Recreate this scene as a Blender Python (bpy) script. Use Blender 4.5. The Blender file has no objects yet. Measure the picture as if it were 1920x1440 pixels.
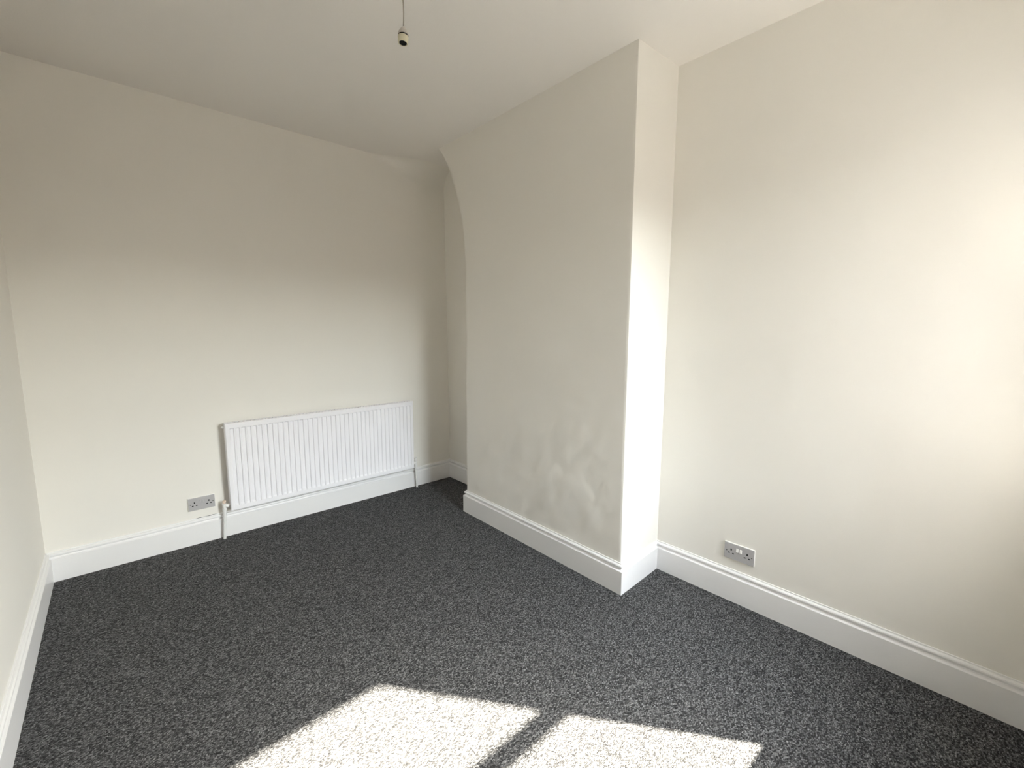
import bpy, bmesh, math, random
from mathutils import Vector, Matrix, noise
random.seed(7)
sc = bpy.context.scene
COL = sc.collection

# ------------------------------------------------------------------ camera
F_PX, PITCH, ROLL, YAW, CAM_H = 835.9, 0.12819, 0.00401, -0.73777, 1.4
cam = bpy.data.cameras.new('camera')
cam.sensor_fit = 'HORIZONTAL'; cam.sensor_width = 36.0
cam.lens = 36.0 * F_PX / 1920.0
cam.clip_start = 0.02; cam.clip_end = 300
cam_o = bpy.data.objects.new('camera', cam); COL.objects.link(cam_o)
fwd_h = Vector((-math.sin(YAW), math.cos(YAW), 0)); right = Vector((math.cos(YAW), math.sin(YAW), 0)); up = Vector((0, 0, 1))
fwd = fwd_h * math.cos(PITCH) - up * math.sin(PITCH)
cup = fwd_h * math.sin(PITCH) + up * math.cos(PITCH)
r2 = right * math.cos(ROLL) + cup * math.sin(ROLL)
u2 = -right * math.sin(ROLL) + cup * math.cos(ROLL)
m = Matrix((r2, u2, -fwd)).transposed().to_4x4(); m.translation = (0, 0, CAM_H)
cam_o.matrix_world = m
sc.camera = cam_o

# ------------------------------------------------------------------ sky, sun, exposure
SUN_K, SUN_DX = 1.20, -0.776          # fall per metre into the room, sideways drift per metre
sun_dir = Vector((SUN_DX, 1.0, -SUN_K)).normalized()
world = bpy.data.worlds.new('sky'); sc.world = world; world.use_nodes = True
nt = world.node_tree; nt.nodes.clear()
sky = nt.nodes.new('ShaderNodeTexSky'); sky.sky_type = 'NISHITA'; sky.sun_disc = False
sky.sun_elevation = math.asin(-sun_dir.z)
sky.sun_rotation = math.atan2(-sun_dir.x, -sun_dir.y)
sky.air_density = 1.6; sky.dust_density = 1.6; sky.ozone_density = 1.0
hs = nt.nodes.new('ShaderNodeHueSaturation'); hs.inputs['Saturation'].default_value = 0.28
bg = nt.nodes.new('ShaderNodeBackground'); bg.inputs['Strength'].default_value = 1.5
wo = nt.nodes.new('ShaderNodeOutputWorld')
nt.links.new(sky.outputs[0], hs.inputs['Color']); nt.links.new(hs.outputs[0], bg.inputs['Color']); nt.links.new(bg.outputs[0], wo.inputs[0])

sl = bpy.data.lights.new('sun', 'SUN'); sl.energy = 31.0; sl.angle = math.radians(0.9); sl.color = (1.0, 0.905, 0.78)
so = bpy.data.objects.new('sun', sl); COL.objects.link(so)
so.location = (12, -14, 14)
so.rotation_euler = sun_dir.to_track_quat('-Z', 'Y').to_euler()

# window opening (used by wall, window and portal)
WX0, WX1, WZ0, WZ1 = 1.26, 2.135, 0.72, 2.225
Y_IN, Y_OUT = -0.212, -0.32
pl = bpy.data.lights.new('window_portal', 'AREA'); pl.shape = 'RECTANGLE'; pl.size = WX1 - WX0; pl.size_y = WZ1 - WZ0
pl.cycles.is_portal = True
po = bpy.data.objects.new('window_portal', pl); COL.objects.link(po)
po.location = ((WX0 + WX1) / 2, Y_OUT - 0.02, (WZ0 + WZ1) / 2); po.rotation_euler = (math.radians(90), 0, 0)

sc.view_settings.view_transform = 'Standard'; sc.view_settings.look = 'None'
sc.view_settings.gamma = 1.0; sc.view_settings.use_curve_mapping = False
sc.view_settings.exposure = 1.73
sc.cycles.use_denoising = True
sc.cycles.max_bounces = 16; sc.cycles.diffuse_bounces = 12; sc.cycles.transparent_max_bounces = 16
sc.cycles.sample_clamp_indirect = 0.0

# ------------------------------------------------------------------ materials
def mat(name, col, rough=0.5, spec=0.4, metal=0.0, bump=None, var=None):
    M = bpy.data.materials.new(name); M.use_nodes = True
    t = M.node_tree; b = t.nodes['Principled BSDF']
    b.inputs['Base Color'].default_value = (*col, 1); b.inputs['Roughness'].default_value = rough
    b.inputs['Specular IOR Level'].default_value = spec; b.inputs['Metallic'].default_value = metal
    tc = t.nodes.new('ShaderNodeTexCoord')
    if var:
        n = t.nodes.new('ShaderNodeTexNoise'); n.inputs['Scale'].default_value = var[0]; n.inputs['Detail'].default_value = 4
        t.links.new(tc.outputs['Object'], n.inputs['Vector'])
        mx = t.nodes.new('ShaderNodeMix'); mx.data_type = 'RGBA'
        mx.inputs['A'].default_value = (*[c * (1 - var[1]) for c in col], 1); mx.inputs['B'].default_value = (*[min(1, c * (1 + var[1])) for c in col], 1)
        t.links.new(n.outputs['Fac'], mx.inputs['Factor']); t.links.new(mx.outputs['Result'], b.inputs['Base Color'])
    if bump:
        prev = None
        for (scl, dist, det) in bump:
            n = t.nodes.new('ShaderNodeTexNoise'); n.inputs['Scale'].default_value = scl; n.inputs['Detail'].default_value = det
            t.links.new(tc.outputs['Object'], n.inputs['Vector'])
            bp = t.nodes.new('ShaderNodeBump'); bp.inputs['Distance'].default_value = dist; bp.inputs['Strength'].default_value = 1.0
            t.links.new(n.outputs['Fac'], bp.inputs['Height'])
            if prev: t.links.new(prev.outputs[0], bp.inputs['Normal'])
            prev = bp
        t.links.new(prev.outputs[0], b.inputs['Normal'])
    return M

M_wall = mat('cream_emulsion', (0.835, 0.813, 0.768), 0.75, 0.25, bump=[(2.2, 0.008, 2), (9, 0.0016, 2), (240, 0.0002, 2)])
M_ceil = mat('ceiling_emulsion', (0.835, 0.81, 0.78), 0.8, 0.2, bump=[(3, 0.006, 2), (180, 0.0003, 2)])
M_gloss = mat('white_gloss_paint', (0.86, 0.855, 0.86), 0.32, 0.5, bump=[(35, 0.0006, 3)])
M_rad = mat('white_radiator_enamel', (0.89, 0.885, 0.925), 0.28, 0.5, bump=[(60, 0.0001, 2)])
M_pipe = mat('white_painted_pipe', (0.82, 0.82, 0.81), 0.35, 0.5, bump=[(90, 0.0003, 2)])
M_brass = mat('brass_copper', (0.76, 0.62, 0.52), 0.35, 0.5, 0.2, var=(60, 0.08))
M_plate = mat('satin_grey_faceplate', (0.46, 0.45, 0.46), 0.42, 0.5, 0.0, var=(300, 0.05))
M_white = mat('white_plastic', (0.85, 0.84, 0.82), 0.3, 0.5, var=(20, 0.01))
M_cream = mat('aged_cream_plastic', (0.70, 0.66, 0.50), 0.35, 0.5, var=(50, 0.05))
M_grey = mat('pale_grey_plastic', (0.62, 0.59, 0.55), 0.4, 0.4, var=(50, 0.04))
M_dark = mat('dark_recess', (0.012, 0.012, 0.012), 0.7, 0.2, var=(50, 0.1))
M_cord = mat('grey_flex', (0.38, 0.35, 0.31), 0.5, 0.3, var=(60, 0.06))
M_screw = mat('tarnished_screw', (0.13, 0.125, 0.12), 0.45, 0.5, 0.3, var=(80, 0.1))
M_upvc = mat('grey_window_frame', (0.52, 0.50, 0.48), 0.3, 0.5, var=(8, 0.01))
M_brick = mat('street_brick', (0.14, 0.085, 0.07), 0.9, 0.2, var=(3, 0.3))
M_slate = mat('roof_slate', (0.05, 0.05, 0.055), 0.7, 0.3, var=(2, 0.3))
M_street = mat('street_asphalt', (0.16, 0.155, 0.15), 0.9, 0.2, var=(1.5, 0.2))

def carpet_material():
    M = bpy.data.materials.new('charcoal_loop_carpet'); M.use_nodes = True
    t = M.node_tree; b = t.nodes['Principled BSDF']; b.inputs['Roughness'].default_value = 0.95
    b.inputs['Specular IOR Level'].default_value = 0.1
    L = t.links.new; N = t.nodes.new
    tc = N('ShaderNodeTexCoord')
    mp = N('ShaderNodeMapping'); mp.inputs['Scale'].default_value = (190, 270, 1)
    L(tc.outputs['Object'], mp.inputs['Vector'])
    v = N('ShaderNodeTexVoronoi'); v.voronoi_dimensions = '2D'; v.inputs['Scale'].default_value = 1.0; v.inputs['Randomness'].default_value = 0.75
    L(mp.outputs[0], v.inputs['Vector'])
    sep = N('ShaderNodeSeparateColor'); L(v.outputs['Color'], sep.inputs[0])
    mp2 = N('ShaderNodeMapping'); mp2.inputs['Scale'].default_value = (190, 190, 1); L(tc.outputs['Object'], mp2.inputs['Vector'])
    n2 = N('ShaderNodeTexNoise'); n2.noise_dimensions = '2D'; n2.inputs['Scale'].default_value = 1.0; n2.inputs['Detail'].default_value = 5; n2.inputs['Roughness'].default_value = 0.75
    L(mp2.outputs[0], n2.inputs['Vector'])
    add = N('ShaderNodeMath'); add.operation = 'MULTIPLY_ADD'; add.inputs[1].default_value = 0.62
    L(sep.outputs[0], add.inputs[0])
    mul = N('ShaderNodeMath'); mul.operation = 'MULTIPLY_ADD'; mul.inputs[1].default_value = 1.1; mul.inputs[2].default_value = -0.36
    L(n2.outputs['Fac'], mul.inputs[0]); L(mul.outputs[0], add.inputs[2])
    rp = N('ShaderNodeValToRGB'); e = rp.color_ramp.elements
    e[0].position = 0.0; e[0].color = (0.008, 0.008, 0.009, 1)
    e[1].position = 1.0; e[1].color = (0.38, 0.38, 0.385, 1)
    for p_, c_ in ((0.3, 0.033), (0.55, 0.082), (0.78, 0.175)):
        q = rp.color_ramp.elements.new(p_); q.color = (c_, c_, c_ * 1.03, 1)
    L(add.outputs[0], rp.inputs[0])
    L(rp.outputs[0], b.inputs['Base Color'])
    bp = N('ShaderNodeBump'); bp.invert = True; bp.inputs['Distance'].default_value = 0.003; bp.inputs['Strength'].default_value = 0.9
    L(v.outputs['Distance'], bp.inputs['Height']); L(bp.outputs[0], b.inputs['Normal'])
    return M
M_carpet = carpet_material()

def glass_material():
    M = bpy.data.materials.new('window_glass'); M.use_nodes = True
    t = M.node_tree; t.nodes.clear(); L = t.links.new
    o = t.nodes.new('ShaderNodeOutputMaterial'); mx = t.nodes.new('ShaderNodeMixShader')
    tr = t.nodes.new('ShaderNodeBsdfTransparent'); tr.inputs[0].default_value = (0.96, 0.975, 0.965, 1)
    gl = t.nodes.new('ShaderNodeBsdfGlossy'); gl.inputs['Roughness'].default_value = 0.02
    lw = t.nodes.new('ShaderNodeLayerWeight'); lw.inputs[0].default_value = 0.5
    pw = t.nodes.new('ShaderNodeMath'); pw.operation = 'POWER'; pw.inputs[1].default_value = 5
    ma = t.nodes.new('ShaderNodeMath'); ma.operation = 'MULTIPLY_ADD'; ma.inputs[1].default_value = 0.96; ma.inputs[2].default_value = 0.04
    L(lw.outputs['Facing'], pw.inputs[0]); L(pw.outputs[0], ma.inputs[0]); L(ma.outputs[0], mx.inputs[0]); L(tr.outputs[0], mx.inputs[1]); L(gl.outputs[0], mx.inputs[2]); L(mx.outputs[0], o.inputs[0])
    return M
M_glass = glass_material()

# ------------------------------------------------------------------ helpers
def obj(name, bm, material, parent=None, loc=None, smooth=None):
    bmesh.ops.recalc_face_normals(bm, faces=bm.faces)
    me = bpy.data.meshes.new(name); bm.to_mesh(me); bm.free()
    me.materials.append(material)
    if smooth is not None:
        for p in me.polygons: p.use_smooth = True
        me.set_sharp_from_angle(angle=math.radians(smooth))
    o = bpy.data.objects.new(name, me); COL.objects.link(o)
    if parent: o.parent = parent
    if loc: o.location = loc
    return o
def struct(o): o['kind'] = 'structure'; return o
def thing(name, label, cat, loc=(0, 0, 0), rotz=0.0, group=None):
    o = bpy.data.objects.new(name, None); COL.objects.link(o); o.empty_display_size = 0.05
    o.location = loc; o.rotation_euler = (0, 0, rotz); o['label'] = label; o['category'] = cat
    if group: o['group'] = group
    return o
def box(bm, a, b, bev=0.0, seg=2):
    vs = [bm.verts.new((x, y, z)) for x in (a[0], b[0]) for y in (a[1], b[1]) for z in (a[2], b[2])]
    fs = [bm.faces.new([vs[i] for i in q]) for q in ((0, 1, 3, 2), (4, 6, 7, 5), (0, 4, 5, 1), (2, 3, 7, 6), (0, 2, 6, 4), (1, 5, 7, 3))]
    if bev:
        es = list({e for f in fs for e in f.edges})
        bmesh.ops.bevel(bm, geom=es, offset=bev, segments=seg, profile=0.5, affect='EDGES')
def hull8(bm, lo, hi):
    """prism from bottom loop lo to top loop hi (same count)."""
    a = [bm.verts.new(p) for p in lo]; b = [bm.verts.new(p) for p in hi]; n = len(a)
    bm.faces.new(a); bm.faces.new(b[::-1])
    for i in range(n): bm.faces.new((a[i], a[(i + 1) % n], b[(i + 1) % n], b[i]))
def lathe(bm, prof, n=24, mat4=None):
    rings = []
    for r, z in prof:
        rings.append([bm.verts.new((r * math.cos(2 * math.pi * k / n), r * math.sin(2 * math.pi * k / n), z)) for k in range(n)])
    for a, b in zip(rings, rings[1:]):
        for k in range(n): bm.faces.new((a[k], a[(k + 1) % n], b[(k + 1) % n], b[k]))
    bm.faces.new(rings[0][::-1]); bm.faces.new(rings[-1])
    if mat4: bmesh.ops.transform(bm, matrix=mat4, verts=[v for r in rings for v in r])
def tube(bm, pts, r, n=12):
    pts = [Vector(p) for p in pts]; rings = []
    ref = Vector((0.3, 1, 0.2))
    for i, p in enumerate(pts):
        d = (pts[min(i + 1, len(pts) - 1)] - pts[max(i - 1, 0)]).normalized()
        a = d.cross(ref).normalized(); b_ = d.cross(a)
        rr = r[i] if isinstance(r, (list, tuple)) else r
        rings.append([bm.verts.new(p + rr * (a * math.cos(2 * math.pi * k / n) + b_ * math.sin(2 * math.pi * k / n))) for k in range(n)])
    for a, b in zip(rings, rings[1:]):
        for k in range(n): bm.faces.new((a[k], a[(k + 1) % n], b[(k + 1) % n], b[k]))
    bm.faces.new(rings[0][::-1]); bm.faces.new(rings[-1])

# ------------------------------------------------------------------ room shell
ZC = 2.708
# wall lines in plan, bottom and top (old house: the right wall leans a little)
LF = [(-0.375, Y_IN), (-0.338, 3.393)]           # left wall
BK = [(-0.338, 3.393), (2.303, 3.393)]           # radiator wall
RT_B = [(2.293, Y_IN), (2.306, 3.393)]           # right wall, foot
RT_T = [(2.253, Y_IN), (2.275, 3.393)]           # right wall, head
bm = bmesh.new(); box(bm, (-0.6, -0.55, -0.12), (2.6, 3.6, 0.0)); struct(obj('floor', bm, M_carpet))
bm = bmesh.new(); box(bm, (-0.6, -0.55, ZC), (2.6, 3.6, ZC + 0.15)); struct(obj('ceiling', bm, M_ceil))

def slab(name, a, b, at, bt, out, zt=ZC + 0.01):
    bm = bmesh.new(); ox, oy = out
    hull8(bm, [(a[0], a[1], -0.05), (b[0], b[1], -0.05), (b[0] + ox, b[1] + oy, -0.05), (a[0] + ox, a[1] + oy, -0.05)],
          [(at[0], at[1], zt), (bt[0], bt[1], zt), (bt[0] + ox, bt[1] + oy, zt), (at[0] + ox, at[1] + oy, zt)])
    return struct(obj(name, bm, M_wall))
slab('wall_left', (-0.3755, -0.32), (-0.337, 3.5), (-0.3755, -0.32), (-0.337, 3.5), (-0.12, 0))
slab('wall_back', (-0.45, 3.393), (2.42, 3.393), (-0.45, 3.393), (2.42, 3.393), (0, 0.12))
slab('wall_right', (2.292, -0.32), (2.3065, 3.5), (2.251, -0.32), (2.276, 3.5), (0.14, 0))
# near wall with the window opening
bm = bmesh.new()
XA, XB = -0.49, 2.42
for a, b in (((XA, Y_OUT, -0.05), (WX0, Y_IN, ZC + 0.01)), ((WX1, Y_OUT, -0.05), (XB, Y_IN, ZC + 0.01)),
             ((WX0, Y_OUT, -0.05), (WX1, Y_IN, WZ0)), ((WX0, Y_OUT, WZ1), (WX1, Y_IN, ZC + 0.01))):
    box(bm, a, b)
struct(obj('wall_front', bm, M_wall))

# chimney breast: flat front, far edge flaring out in a curve under the ceiling
CURVE = [(0, 2.636), (1.55, 2.636), (1.80, 2.638), (1.935, 2.644), (2.047, 2.656), (2.16, 2.682), (2.276, 2.716), (2.37, 2.754),
         (2.457, 2.795), (2.554, 2.847), (2.634, 2.901), (2.682, 2.942), (2.72, 2.982)]
def yfar(z):
    for (z0, y0), (z1, y1) in zip(CURVE, CURVE[1:]):
        if z <= z1: return y0 + (y1 - y0) * (z - z0) / (z1 - z0)
    return CURVE[-1][1]
def ynear(z): return 1.248 + 0.011 * z / ZC
def xfront(y, z):
    s = (y - 1.25) / 1.39; k = z / ZC
    return (1.916 + 0.022 * s) * (1 - k) + (1.921 + 0.026 * s) * k
def lump(y, z):
    w = max(0.0, min(1.0, (1.15 - z) / 0.7)) * 0.85 + 0.15
    e = min(1.0, min(y - ynear(z), yfar(z) - y) / 0.12); e = max(e, 0.0)
    n = noise.noise(Vector((y * 3.1, z * 3.4, 2.0))) * 0.0035 + noise.noise(Vector((y * 9 + z * 4, z * 9, 5.0))) * 0.0043 + noise.noise(Vector((y * 18 + z * 9, z * 15, 9.0))) * 0.0022
    return n * w * e
zs = sorted(set([0.0] + [ZC * i / 120 for i in range(121)] + [ZC + 0.012]))
bm = bmesh.new(); rings = []
NY = 84
for z in zs:
    y0, y1 = ynear(z), yfar(z); bv = 0.003
    ring = [(2.36, y1, z), (xfront(y1, z) + bv, y1, z), (xfront(y1, z) + bv * 0.3, y1 - bv * 0.3, z)]
    for i in range(NY + 1):
        y = y1 - bv - (y1 - y0 - 2 * bv) * i / NY
        ring.append((xfront(y, z) + lump(y, z), y, z))
    ring += [(xfront(y0, z) + bv * 0.3, y0 + bv * 0.3, z), (xfront(y0, z) + bv, y0, z), (2.36, y0 + 0.010 - 0.03 * z / ZC, z)]
    rings.append([bm.verts.new(p) for p in ring])
for a, b in zip(rings, rings[1:]):
    for k in range(len(a) - 1): bm.faces.new((a[k], a[k + 1], b[k + 1], b[k]))
    bm.faces.new((a[-1], a[0], b[0], b[-1]))
bm.faces.new(rings[0]); bm.faces.new(rings[-1][::-1])
struct(obj('wall_chimney', bm, M_wall, smooth=40))

# plaster coving that rounds the ceiling into the alcove
bm = bmesh.new(); rows = []
for i in range(25):
    x = 1.55 + (2.29 - 1.55) * i / 24
    f = min(1.0, (x - 1.55) / 0.5); r = 0.002 + 0.15 * f * f * (3 - 2 * f)
    row = [(x, 3.3935, ZC - r)]
    for k in range(1, 12):
        a = math.pi / 2 * k / 12
        row.append((x, 3.393 - r * (1 - math.cos(a)), ZC - r * (1 - math.sin(a))))
    row += [(x, 3.393 - r, ZC + 0.0005), (x, 3.3935, ZC + 0.0005)]
    rows.append([bm.verts.new(p) for p in row])
for a, b in zip(rows, rows[1:]):
    for k in range(len(a)): bm.faces.new((a[k], a[(k + 1) % len(a)], b[(k + 1) % len(a)], b[k]))
bm.faces.new(rows[0]); bm.faces.new(rows[-1][::-1])
struct(obj('trim_1', bm, M_wall, smooth=50))

# ------------------------------------------------------------------ baseboards: moulded profile run along the room outline with mitres
T = 0.021
PROF = [(0.0, 0.166), (0.0050, 0.166), (0.0062, 0.1645), (0.0062, 0.1615), (0.0040, 0.1605), (0.0042, 0.1592), (0.0110, 0.1585), (0.0160, 0.1550), (0.0172, 0.1505),
        (0.0160, 0.1460), (0.0125, 0.1425), (0.0085, 0.1400), (0.0075, 0.1370), (0.0095, 0.1330), (0.0140, 0.1300), (0.0195, 0.1285), (T, 0.1270), (T, 0.0), (0.0, 0.0)]
OUT = [(-0.3730, Y_IN), (-0.3385, 3.393), (2.3050, 3.393), (2.3020, 2.636), (1.9385, 2.636), (1.9150, 1.248), (2.2970, 1.262), (2.2920, Y_IN)]
def mitre(i):
    p0, p, p1 = (Vector(OUT[(i + k) % len(OUT)]) for k in (-1, 0, 1))
    d0, d1 = (p - p0).normalized(), (p1 - p).normalized()
    n0, n1 = Vector((d0.y, -d0.x)), Vector((d1.y, -d1.x))
    s = n0 + n1
    return s / max(0.2, s.dot(n0))
def skirt(name, idx, wob=0.0):
    bm = bmesh.new(); rings = []
    stations = []
    for a, b in zip(idx, idx[1:]):
        n = 14
        pa, pb, ma, mb = Vector(OUT[a % 8]), Vector(OUT[b % 8]), mitre(a % 8), mitre(b % 8)
        seg = Vector(pb - pa); nn = Vector((seg.y, -seg.x)).normalized()
        for k in range(n + 1):
            if stations and k == 0: continue
            f = k / n
            mv = ma if k == 0 else mb if k == n else nn
            # keep the straight run straight next to a mitre
            stations.append((pa.lerp(pb, f), mv))
    for p, mv in stations:
        dz = wob * noise.noise(Vector((p.x * 2.3, p.y * 2.3, 1.0)))
        rings.append([bm.verts.new((p.x + mv.x * t, p.y + mv.y * t, z + (dz if z > 0.1 else (-0.01 if z == 0 else 0)))) for t, z in PROF])
    for a, b in zip(rings, rings[1:]):
        for k in range(len(a)): bm.faces.new((a[k], a[(k + 1) % len(a)], b[(k + 1) % len(a)], b[k]))
    bm.faces.new(rings[0]); bm.faces.new(rings[-1][::-1])
    return struct(obj(name, bm, M_gloss, smooth=28))
skirt('baseboard_left', [0, 1]); bb_back = skirt('baseboard_back', [1, 2], 0.003); skirt('baseboard_alcove', [2, 3])
skirt('baseboard_chimney', [3, 4, 5, 6]); skirt('baseboard_right', [6, 7]); skirt('baseboard_front', [7, 8])
# open joint between plaster and skirting near the radiator
bm = bmesh.new()
tube(bm, [(0.335 + 0.012 * i, 3.3865, 0.1668 + 0.0006 * math.sin(i * 1.7)) for i in range(11)], [0.0003, .0012, .0016, .0012, .0006, .001, .0018, .0018, .0014, .001, .0003], 6)
obj('open_joint', bm, M_dark, bb_back)

# ------------------------------------------------------------------ window (behind the camera; it makes the sun patch)
FY0, FY1 = -0.295, -0.235
GX0, GX1 = 1.32, 1.529 - SUN_DX * (0.417 - FY0)
GZ0, GZ1 = SUN_K * (0.417 - FY1), SUN_K * (1.508 - FY0)
RZ0, RZ1 = SUN_K * (0.9255 - FY0), SUN_K * (1.0195 - FY1)
win = bpy.data.objects.new('window_1', None); COL.objects.link(win); win.location = ((WX0 + WX1) / 2, FY1, WZ0); struct(win)
def wpart(name, boxes, m_, bev=0.003):
    bm = bmesh.new()
    for a, b in boxes:
        box(bm, tuple(a[i] - win.location[i] for i in range(3)), tuple(b[i] - win.location[i] for i in range(3)), bev)
    return obj(name, bm, m_, win)
wpart('frame', [((WX0, FY0, WZ0), (GX0, FY1, WZ1)), ((GX1, FY0, WZ0), (WX1, FY1, WZ1)), ((GX0, FY0, WZ0), (GX1, FY1, GZ0)), ((GX0, FY0, GZ1), (GX1, FY1, WZ1))], M_upvc)
wpart('meeting_rail', [((GX0, FY0, RZ0), (GX1, FY1, RZ1))], M_upvc)
for z0, z1 in ((GZ0, RZ0), (RZ1, GZ1)):
    bm = bmesh.new()
    box(bm, (GX0 - win.location.x, -0.267 - win.location.y, z0 - win.location.z), (GX1 - win.location.x, -0.263 - win.location.y, z1 - win.location.z))
    obj('pane', bm, M_glass, win)
wpart('sill', [((WX0 + 0.002, FY1, WZ0), (WX1 - 0.002, Y_IN + 0.02, WZ0 + 0.02))], M_gloss, 0.006)

# street outside: ground and a terrace across the road
bm = bmesh.new(); box(bm, (-40, -40, -3.3), (40, -0.55, -3.0)); struct(obj('ground_street', bm, M_street))
bm = bmesh.new(); box(bm, (-30, -22, -3.0), (30, -14, 1.6)); struct(obj('wall_opposite', bm, M_brick))
bm = bmesh.new(); hull8(bm, [(-30.2, -13.7, 1.55), (-30.2, -22.3, 1.55), (-30.2, -18, 3.85)], [(30.2, -13.7, 1.55), (30.2, -22.3, 1.55), (30.2, -18, 3.85)]); struct(obj('roof_opposite', bm, M_slate))
# unseen dark block added beside the window to cut sky light on the right wall
bm = bmesh.new(); box(bm, (-4.5, -7.0, -3.0), (-0.6, -0.33, 6.0)); struct(obj('wall_sky_screen', bm, M_slate))

# ------------------------------------------------------------------ radiator
RX0, RX1, RZB, RZT = 0.520, 1.878, 0.189, 0.773
RYW, RYF = 3.393, 3.308
rad = thing('radiator', 'white panel radiator with vertical flutes on the back wall above the skirting', 'radiator', ((RX0 + RX1) / 2, RYW, 0))
RC = Vector(rad.location)
def L(x, y, z): return (x - RC.x, y - RC.y, z - RC.z)
bm = bmesh.new()
ncol = 40; mx_, mz_ = 0.020, 0.030
pitch = (RX1 - RX0 - 2 * mx_) / ncol
xs = [(RX0, 'e'), (RX0 + 0.004, 0)]
for i in range(ncol):
    x0 = RX0 + mx_ + i * pitch
    xs += [(x0 + pitch * 0.12, 0), (x0 + pitch * 0.22, 1), (x0 + pitch * 0.78, 1), (x0 + pitch * 0.88, 0)]
xs += [(RX1 - 0.004, 0), (RX1, 'e')]
zr = [(RZB, 'e'), (RZB + 0.004, 0), (RZB + 0.030, 0), (RZB + 0.042, 1), (RZB + 0.1, 1), (RZT - 0.1, 1), (RZT - 0.039, 1), (RZT - 0.034, 0), (RZT - 0.004, 0), (RZT, 'e')]
grid = []
for z, kz in zr:
    row = []
    for x, kx in xs:
        y = RYF + (0.008 if (kx == 1 and kz == 1) else 0.004 if (kx == 'e' or kz == 'e') else 0.0)
        row.append(bm.verts.new(L(x, y, z)))
    grid.append(row)
for a, b in zip(grid, grid[1:]):
    for k in range(len(a) - 1): bm.faces.new((a[k], a[k + 1], b[k + 1], b[k]))
# returned edge of the sheet
ring = grid[0] + [r[-1] for r in grid[1:]] + grid[-1][::-1][1:] + [r[0] for r in grid[::-1]][1:-1]
back = [bm.verts.new((v.co.x, RYF + 0.016 - RC.y, v.co.z)) for v in ring]
for k in range(len(ring)): bm.faces.new((ring[k], ring[(k + 1) % len(ring)], back[(k + 1) % len(ring)], back[k]))
bm.faces.new(back)
obj('front_panel', bm, M_rad, rad, smooth=25)
# convector fins block behind the panel
bm = bmesh.new()
nf = 52
for i in range(nf):
    x = RX0 + 0.03 + (RX1 - RX0 - 0.06) * i / (nf - 1)
    box(bm, L(x - 0.0006, RYF + 0.0165, RZB + 0.04), L(x + 0.0006, RYW - 0.030, RZT - 0.03))
fins = obj('convector_fins', bm, M_rad, rad); fins['kind'] = 'stuff'
for x0 in (RX0 + 0.001, RX1 - 0.0025):
    bm = bmesh.new(); box(bm, L(x0, RYF + 0.0165, RZB + 0.02), L(x0 + 0.0015, RYW - 0.028, RZT - 0.003), 0.0004, 1)
    obj('side_panel', bm, M_rad, rad)
# top grille: frame with slots
bm = bmesh.new()
gy0, gy1, gz = RYF + 0.0165, RYW - 0.028, RZT - 0.001
box(bm, L(RX0 + 0.002, gy0, gz - 0.006), L(RX1 - 0.002, gy0 + 0.006, gz), 0.0006, 1)
box(bm, L(RX0 + 0.002, gy1 - 0.006, gz - 0.006), L(RX1 - 0.002, gy1, gz), 0.0006, 1)
ns = 60
for i in range(ns + 1):
    x = RX0 + 0.004 + (RX1 - RX0 - 0.008) * i / ns
    box(bm, L(x - 0.0045, gy0 + 0.006, gz - 0.004), L(x + 0.0045, gy1 - 0.006, gz - 0.0005))
obj('top_grille', bm, M_rad, rad)
for x in (RX0 + 0.18, RX1 - 0.18):
    bm = bmesh.new(); box(bm, L(x - 0.015, RYW - 0.029, RZB + 0.05), L(x + 0.015, RYW, RZT - 0.06), 0.001, 1); obj('wall_bracket', bm, M_rad, rad)
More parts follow.
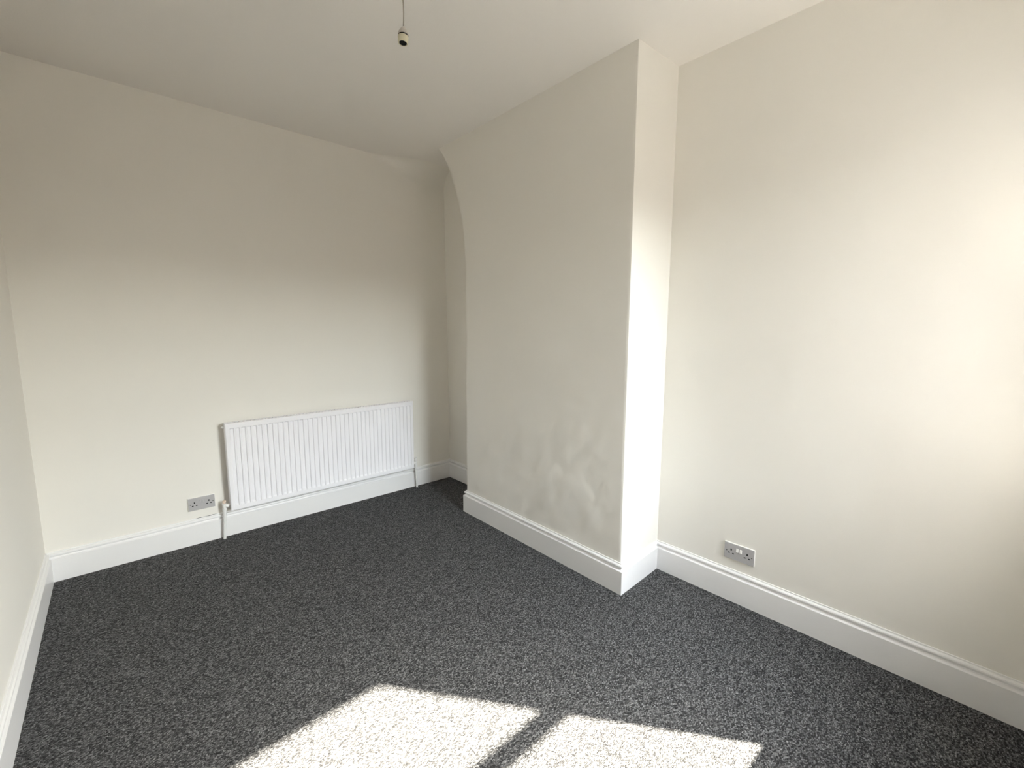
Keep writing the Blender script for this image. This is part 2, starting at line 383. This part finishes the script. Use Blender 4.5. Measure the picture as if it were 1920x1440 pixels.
# air vent at the top left corner
bm = bmesh.new()
lathe(bm, [(0.006, 0.0), (0.009, 0.001), (0.009, 0.010), (0.004, 0.011), (0.004, 0.016), (0.0035, 0.017)], 14, Matrix.Translation(L(RX0 + 0.001, 3.345, RZT - 0.028)) @ Matrix.Rotation(-math.pi / 2, 4, 'Y'))
obj('air_vent', bm, M_pipe, rad, smooth=40)
def valve(side):
    px = RX0 - 0.031 if side < 0 else RX1 + 0.034
    edge = RX0 + 0.001 if side < 0 else RX1 - 0.001
    zc, y = RZB + 0.032, 3.345
    lean = -0.012 if side < 0 else 0.006
    g = (RX0 - px) if side < 0 else (px - RX1)
    bm = bmesh.new()
    lathe(bm, [(0.0085, -0.030), (0.0125, -0.029), (0.0125, -0.014), (0.010, -0.012), (0.011, 0.0), (0.0105, 0.010), (0.0125, 0.012), (0.0125, 0.016), (0.009, 0.018)], 16, Matrix.Translation(L(px, y, zc)))
    v = obj('valve', bm, M_pipe, rad, smooth=40)
    bm = bmesh.new(); rot = Matrix.Rotation(math.pi / 2 if side < 0 else -math.pi / 2, 4, 'Y')
    lathe(bm, [(0.007, 0.004), (0.007, 0.007), (0.0135, 0.0075), (0.0135, g - 0.003), (0.0095, g - 0.0025), (0.0095, g + 0.0015)], 12, Matrix.Translation(L(px, y, zc)) @ rot)
    obj('valve_union', bm, M_white, v, smooth=40)
    bm = bmesh.new()
    if side < 0:
        lathe(bm, [(0.0085, 0.0182), (0.0085, 0.026), (0.0115, 0.027), (0.0105, 0.036), (0.007, 0.0375)], 16, Matrix.Translation(L(px, y, zc)))
        c = obj('valve_spindle', bm, M_brass, v, smooth=40); c['label'] = 'pale copper coloured valve top'
    else:
        lathe(bm, [(0.010, 0.0182), (0.012, 0.020), (0.0115, 0.044), (0.008, 0.047)], 16, Matrix.Translation(L(px, y, zc)))
        obj('valve_cap', bm, M_white, v, smooth=40)
    bm = bmesh.new(); tube(bm, [L(px + lean, y, 0.0), L(px + lean * 0.8, y, 0.05), L(px + lean * 0.3, y, 0.12), L(px, y, zc - 0.0302)], 0.0088, 14)
    obj('pipe', bm, M_pipe, rad, smooth=40)
valve(-1); valve(1)

# ------------------------------------------------------------------ double sockets
def socket(label, loc, rotz, tilt, switch_mat):
    """local frame: plate in XZ, facing -Y, back at y = 0"""
    s = thing('double_socket', label, 'socket', loc, rotz, 'double wall sockets')
    s.rotation_euler = (0, tilt, rotz)
    W, H = 0.073, 0.043
    bm = bmesh.new(); box(bm, (-W, -0.0095, -H), (W, 0, H), 0.0022, 3); obj('surround', bm, M_white, s, smooth=50)
    bm = bmesh.new(); box(bm, (-W + 0.0022, -0.0105, -H + 0.0022), (W - 0.0022, -0.0096, H - 0.0022), 0.0004, 1); fp = obj('faceplate', bm, M_plate, s); fp['label'] = 'grey faceplate'
    for cx in (-0.0385, 0.0385):
        bm = bmesh.new(); box(bm, (cx - 0.0034, -0.0108, 0.0035), (cx + 0.0034, -0.0104, 0.0130)); obj('earth_slot', bm, M_dark, s)
        for dx in (-0.0105, 0.0105):
            bm = bmesh.new(); box(bm, (cx + dx - 0.0044, -0.0108, -0.0134), (cx + dx + 0.0044, -0.0104, -0.0080)); obj('pin_slot', bm, M_dark, s)
        sg = 1 if cx > 0 else -1
        bm = bmesh.new(); lathe(bm, [(0.0032, 0), (0.0032, 0.0008), (0.0024, 0.0013)], 12, Matrix.Translation((sg * 0.0605, -0.0104, -0.001)) @ Matrix.Rotation(math.pi / 2, 4, 'X'))
        obj('screw', bm, M_screw, s)
        bm = bmesh.new()
        x0, x1 = sg * 0.0085 - 0.0052, sg * 0.0085 + 0.0052
        hull8(bm, [(x0, -0.0104, 0.004), (x1, -0.0104, 0.004), (x1, -0.0140, 0.0045), (x0, -0.0140, 0.0045)], [(x0, -0.0104, 0.023), (x1, -0.0104, 0.023), (x1, -0.0118, 0.0225), (x0, -0.0118, 0.0225)])
        obj('rocker_switch', bm, switch_mat, s)
    return s
socket('grey double socket left of the radiator on the back wall', (0.374, 3.3935, 0.264), 0.0, 0.0, M_plate)
socket('grey double socket with white switches on the right wall beside the chimney breast', (2.2945, 0.800, 0.264), -math.pi / 2, 0.0, M_white)

# ------------------------------------------------------------------ pendant lamp holder
PX, PY, PZ = 0.826, 1.460, 2.362
pend = thing('pendant_lamp_holder', 'bare pendant lamp holder hanging from the ceiling on a thin grey flex, no bulb', 'lamp', (PX, PY, ZC))
tiltm = Matrix.Translation((0, 0, PZ - ZC)) @ Matrix.Rotation(math.radians(5), 4, 'Y') @ Matrix.Rotation(math.radians(-3), 4, 'X')
bm = bmesh.new()
lathe(bm, [(0.0035, 0.0345), (0.0050, 0.034), (0.0080, 0.030), (0.0125, 0.0235), (0.0160, 0.0170), (0.0174, 0.0110), (0.0176, 0.0078)], 28, tiltm); obj('cap', bm, M_grey, pend, smooth=40)
bm = bmesh.new(); lathe(bm, [(0.0162, 0.0077), (0.0162, 0.0035)], 28, tiltm); g = obj('joint_ring', bm, M_dark, pend, smooth=40); g['label'] = 'dark joint line'
bm = bmesh.new()
prof = [(0.0172, 0.0034), (0.0176, 0.0020), (0.0176, -0.002), (0.0170, -0.004), (0.0166, -0.0135), (0.0158, -0.0180), (0.0148, -0.0190), (0.0134, -0.0186), (0.0128, -0.016), (0.0128, -0.002)]
lathe(bm, prof, 28, tiltm); obj('skirt_ring', bm, M_cream, pend, smooth=35)
bm = bmesh.new(); lathe(bm, [(0.0127, -0.0155), (0.0125, -0.0176), (0.0108, -0.0176), (0.0106, -0.0045), (0.0015, -0.004)], 24, tiltm); b_ = obj('bulb_socket', bm, M_dark, pend, smooth=35); b_['label'] = 'black bulb opening'
bm = bmesh.new()
pts = []
for i in range(15):
    f = i / 14; z = (PZ + 0.034 - ZC) * (1 - f) + 0.0 * f
    pts.append((0.003 + 0.0022 * math.sin(f * 9.0) - 0.004 * f * (1 - f), 0.002 - 0.0018 * math.sin(f * 9.0 + 0.6), z))
tube(bm, pts, 0.0022, 10); obj('flex', bm, M_cord, pend, smooth=60)
bm = bmesh.new(); lathe(bm, [(0.046, 0.0), (0.046, -0.006), (0.040, -0.016), (0.022, -0.024), (0.006, -0.027)], 32, Matrix.Translation((pts[-1][0], pts[-1][1], 0))); obj('ceiling_rose', bm, M_white, pend, smooth=40)

# ------------------------------------------------------------------ dark thread on the carpet
th = thing('thread', 'short black thread lying on the carpet in front of the chimney breast', 'thread', (1.4615, 1.960, 0.0))
bm = bmesh.new()
tube(bm, [(-0.002, 0.027, 0.0022), (-0.0015, 0.014, 0.003), (0.0005, 0.0, 0.0034), (0.001, -0.013, 0.003), (0.0025, -0.026, 0.0018)], [0.0010, 0.0020, 0.0024, 0.0018, 0.0006], 8)
obj('strand', bm, M_dark, th, smooth=60)
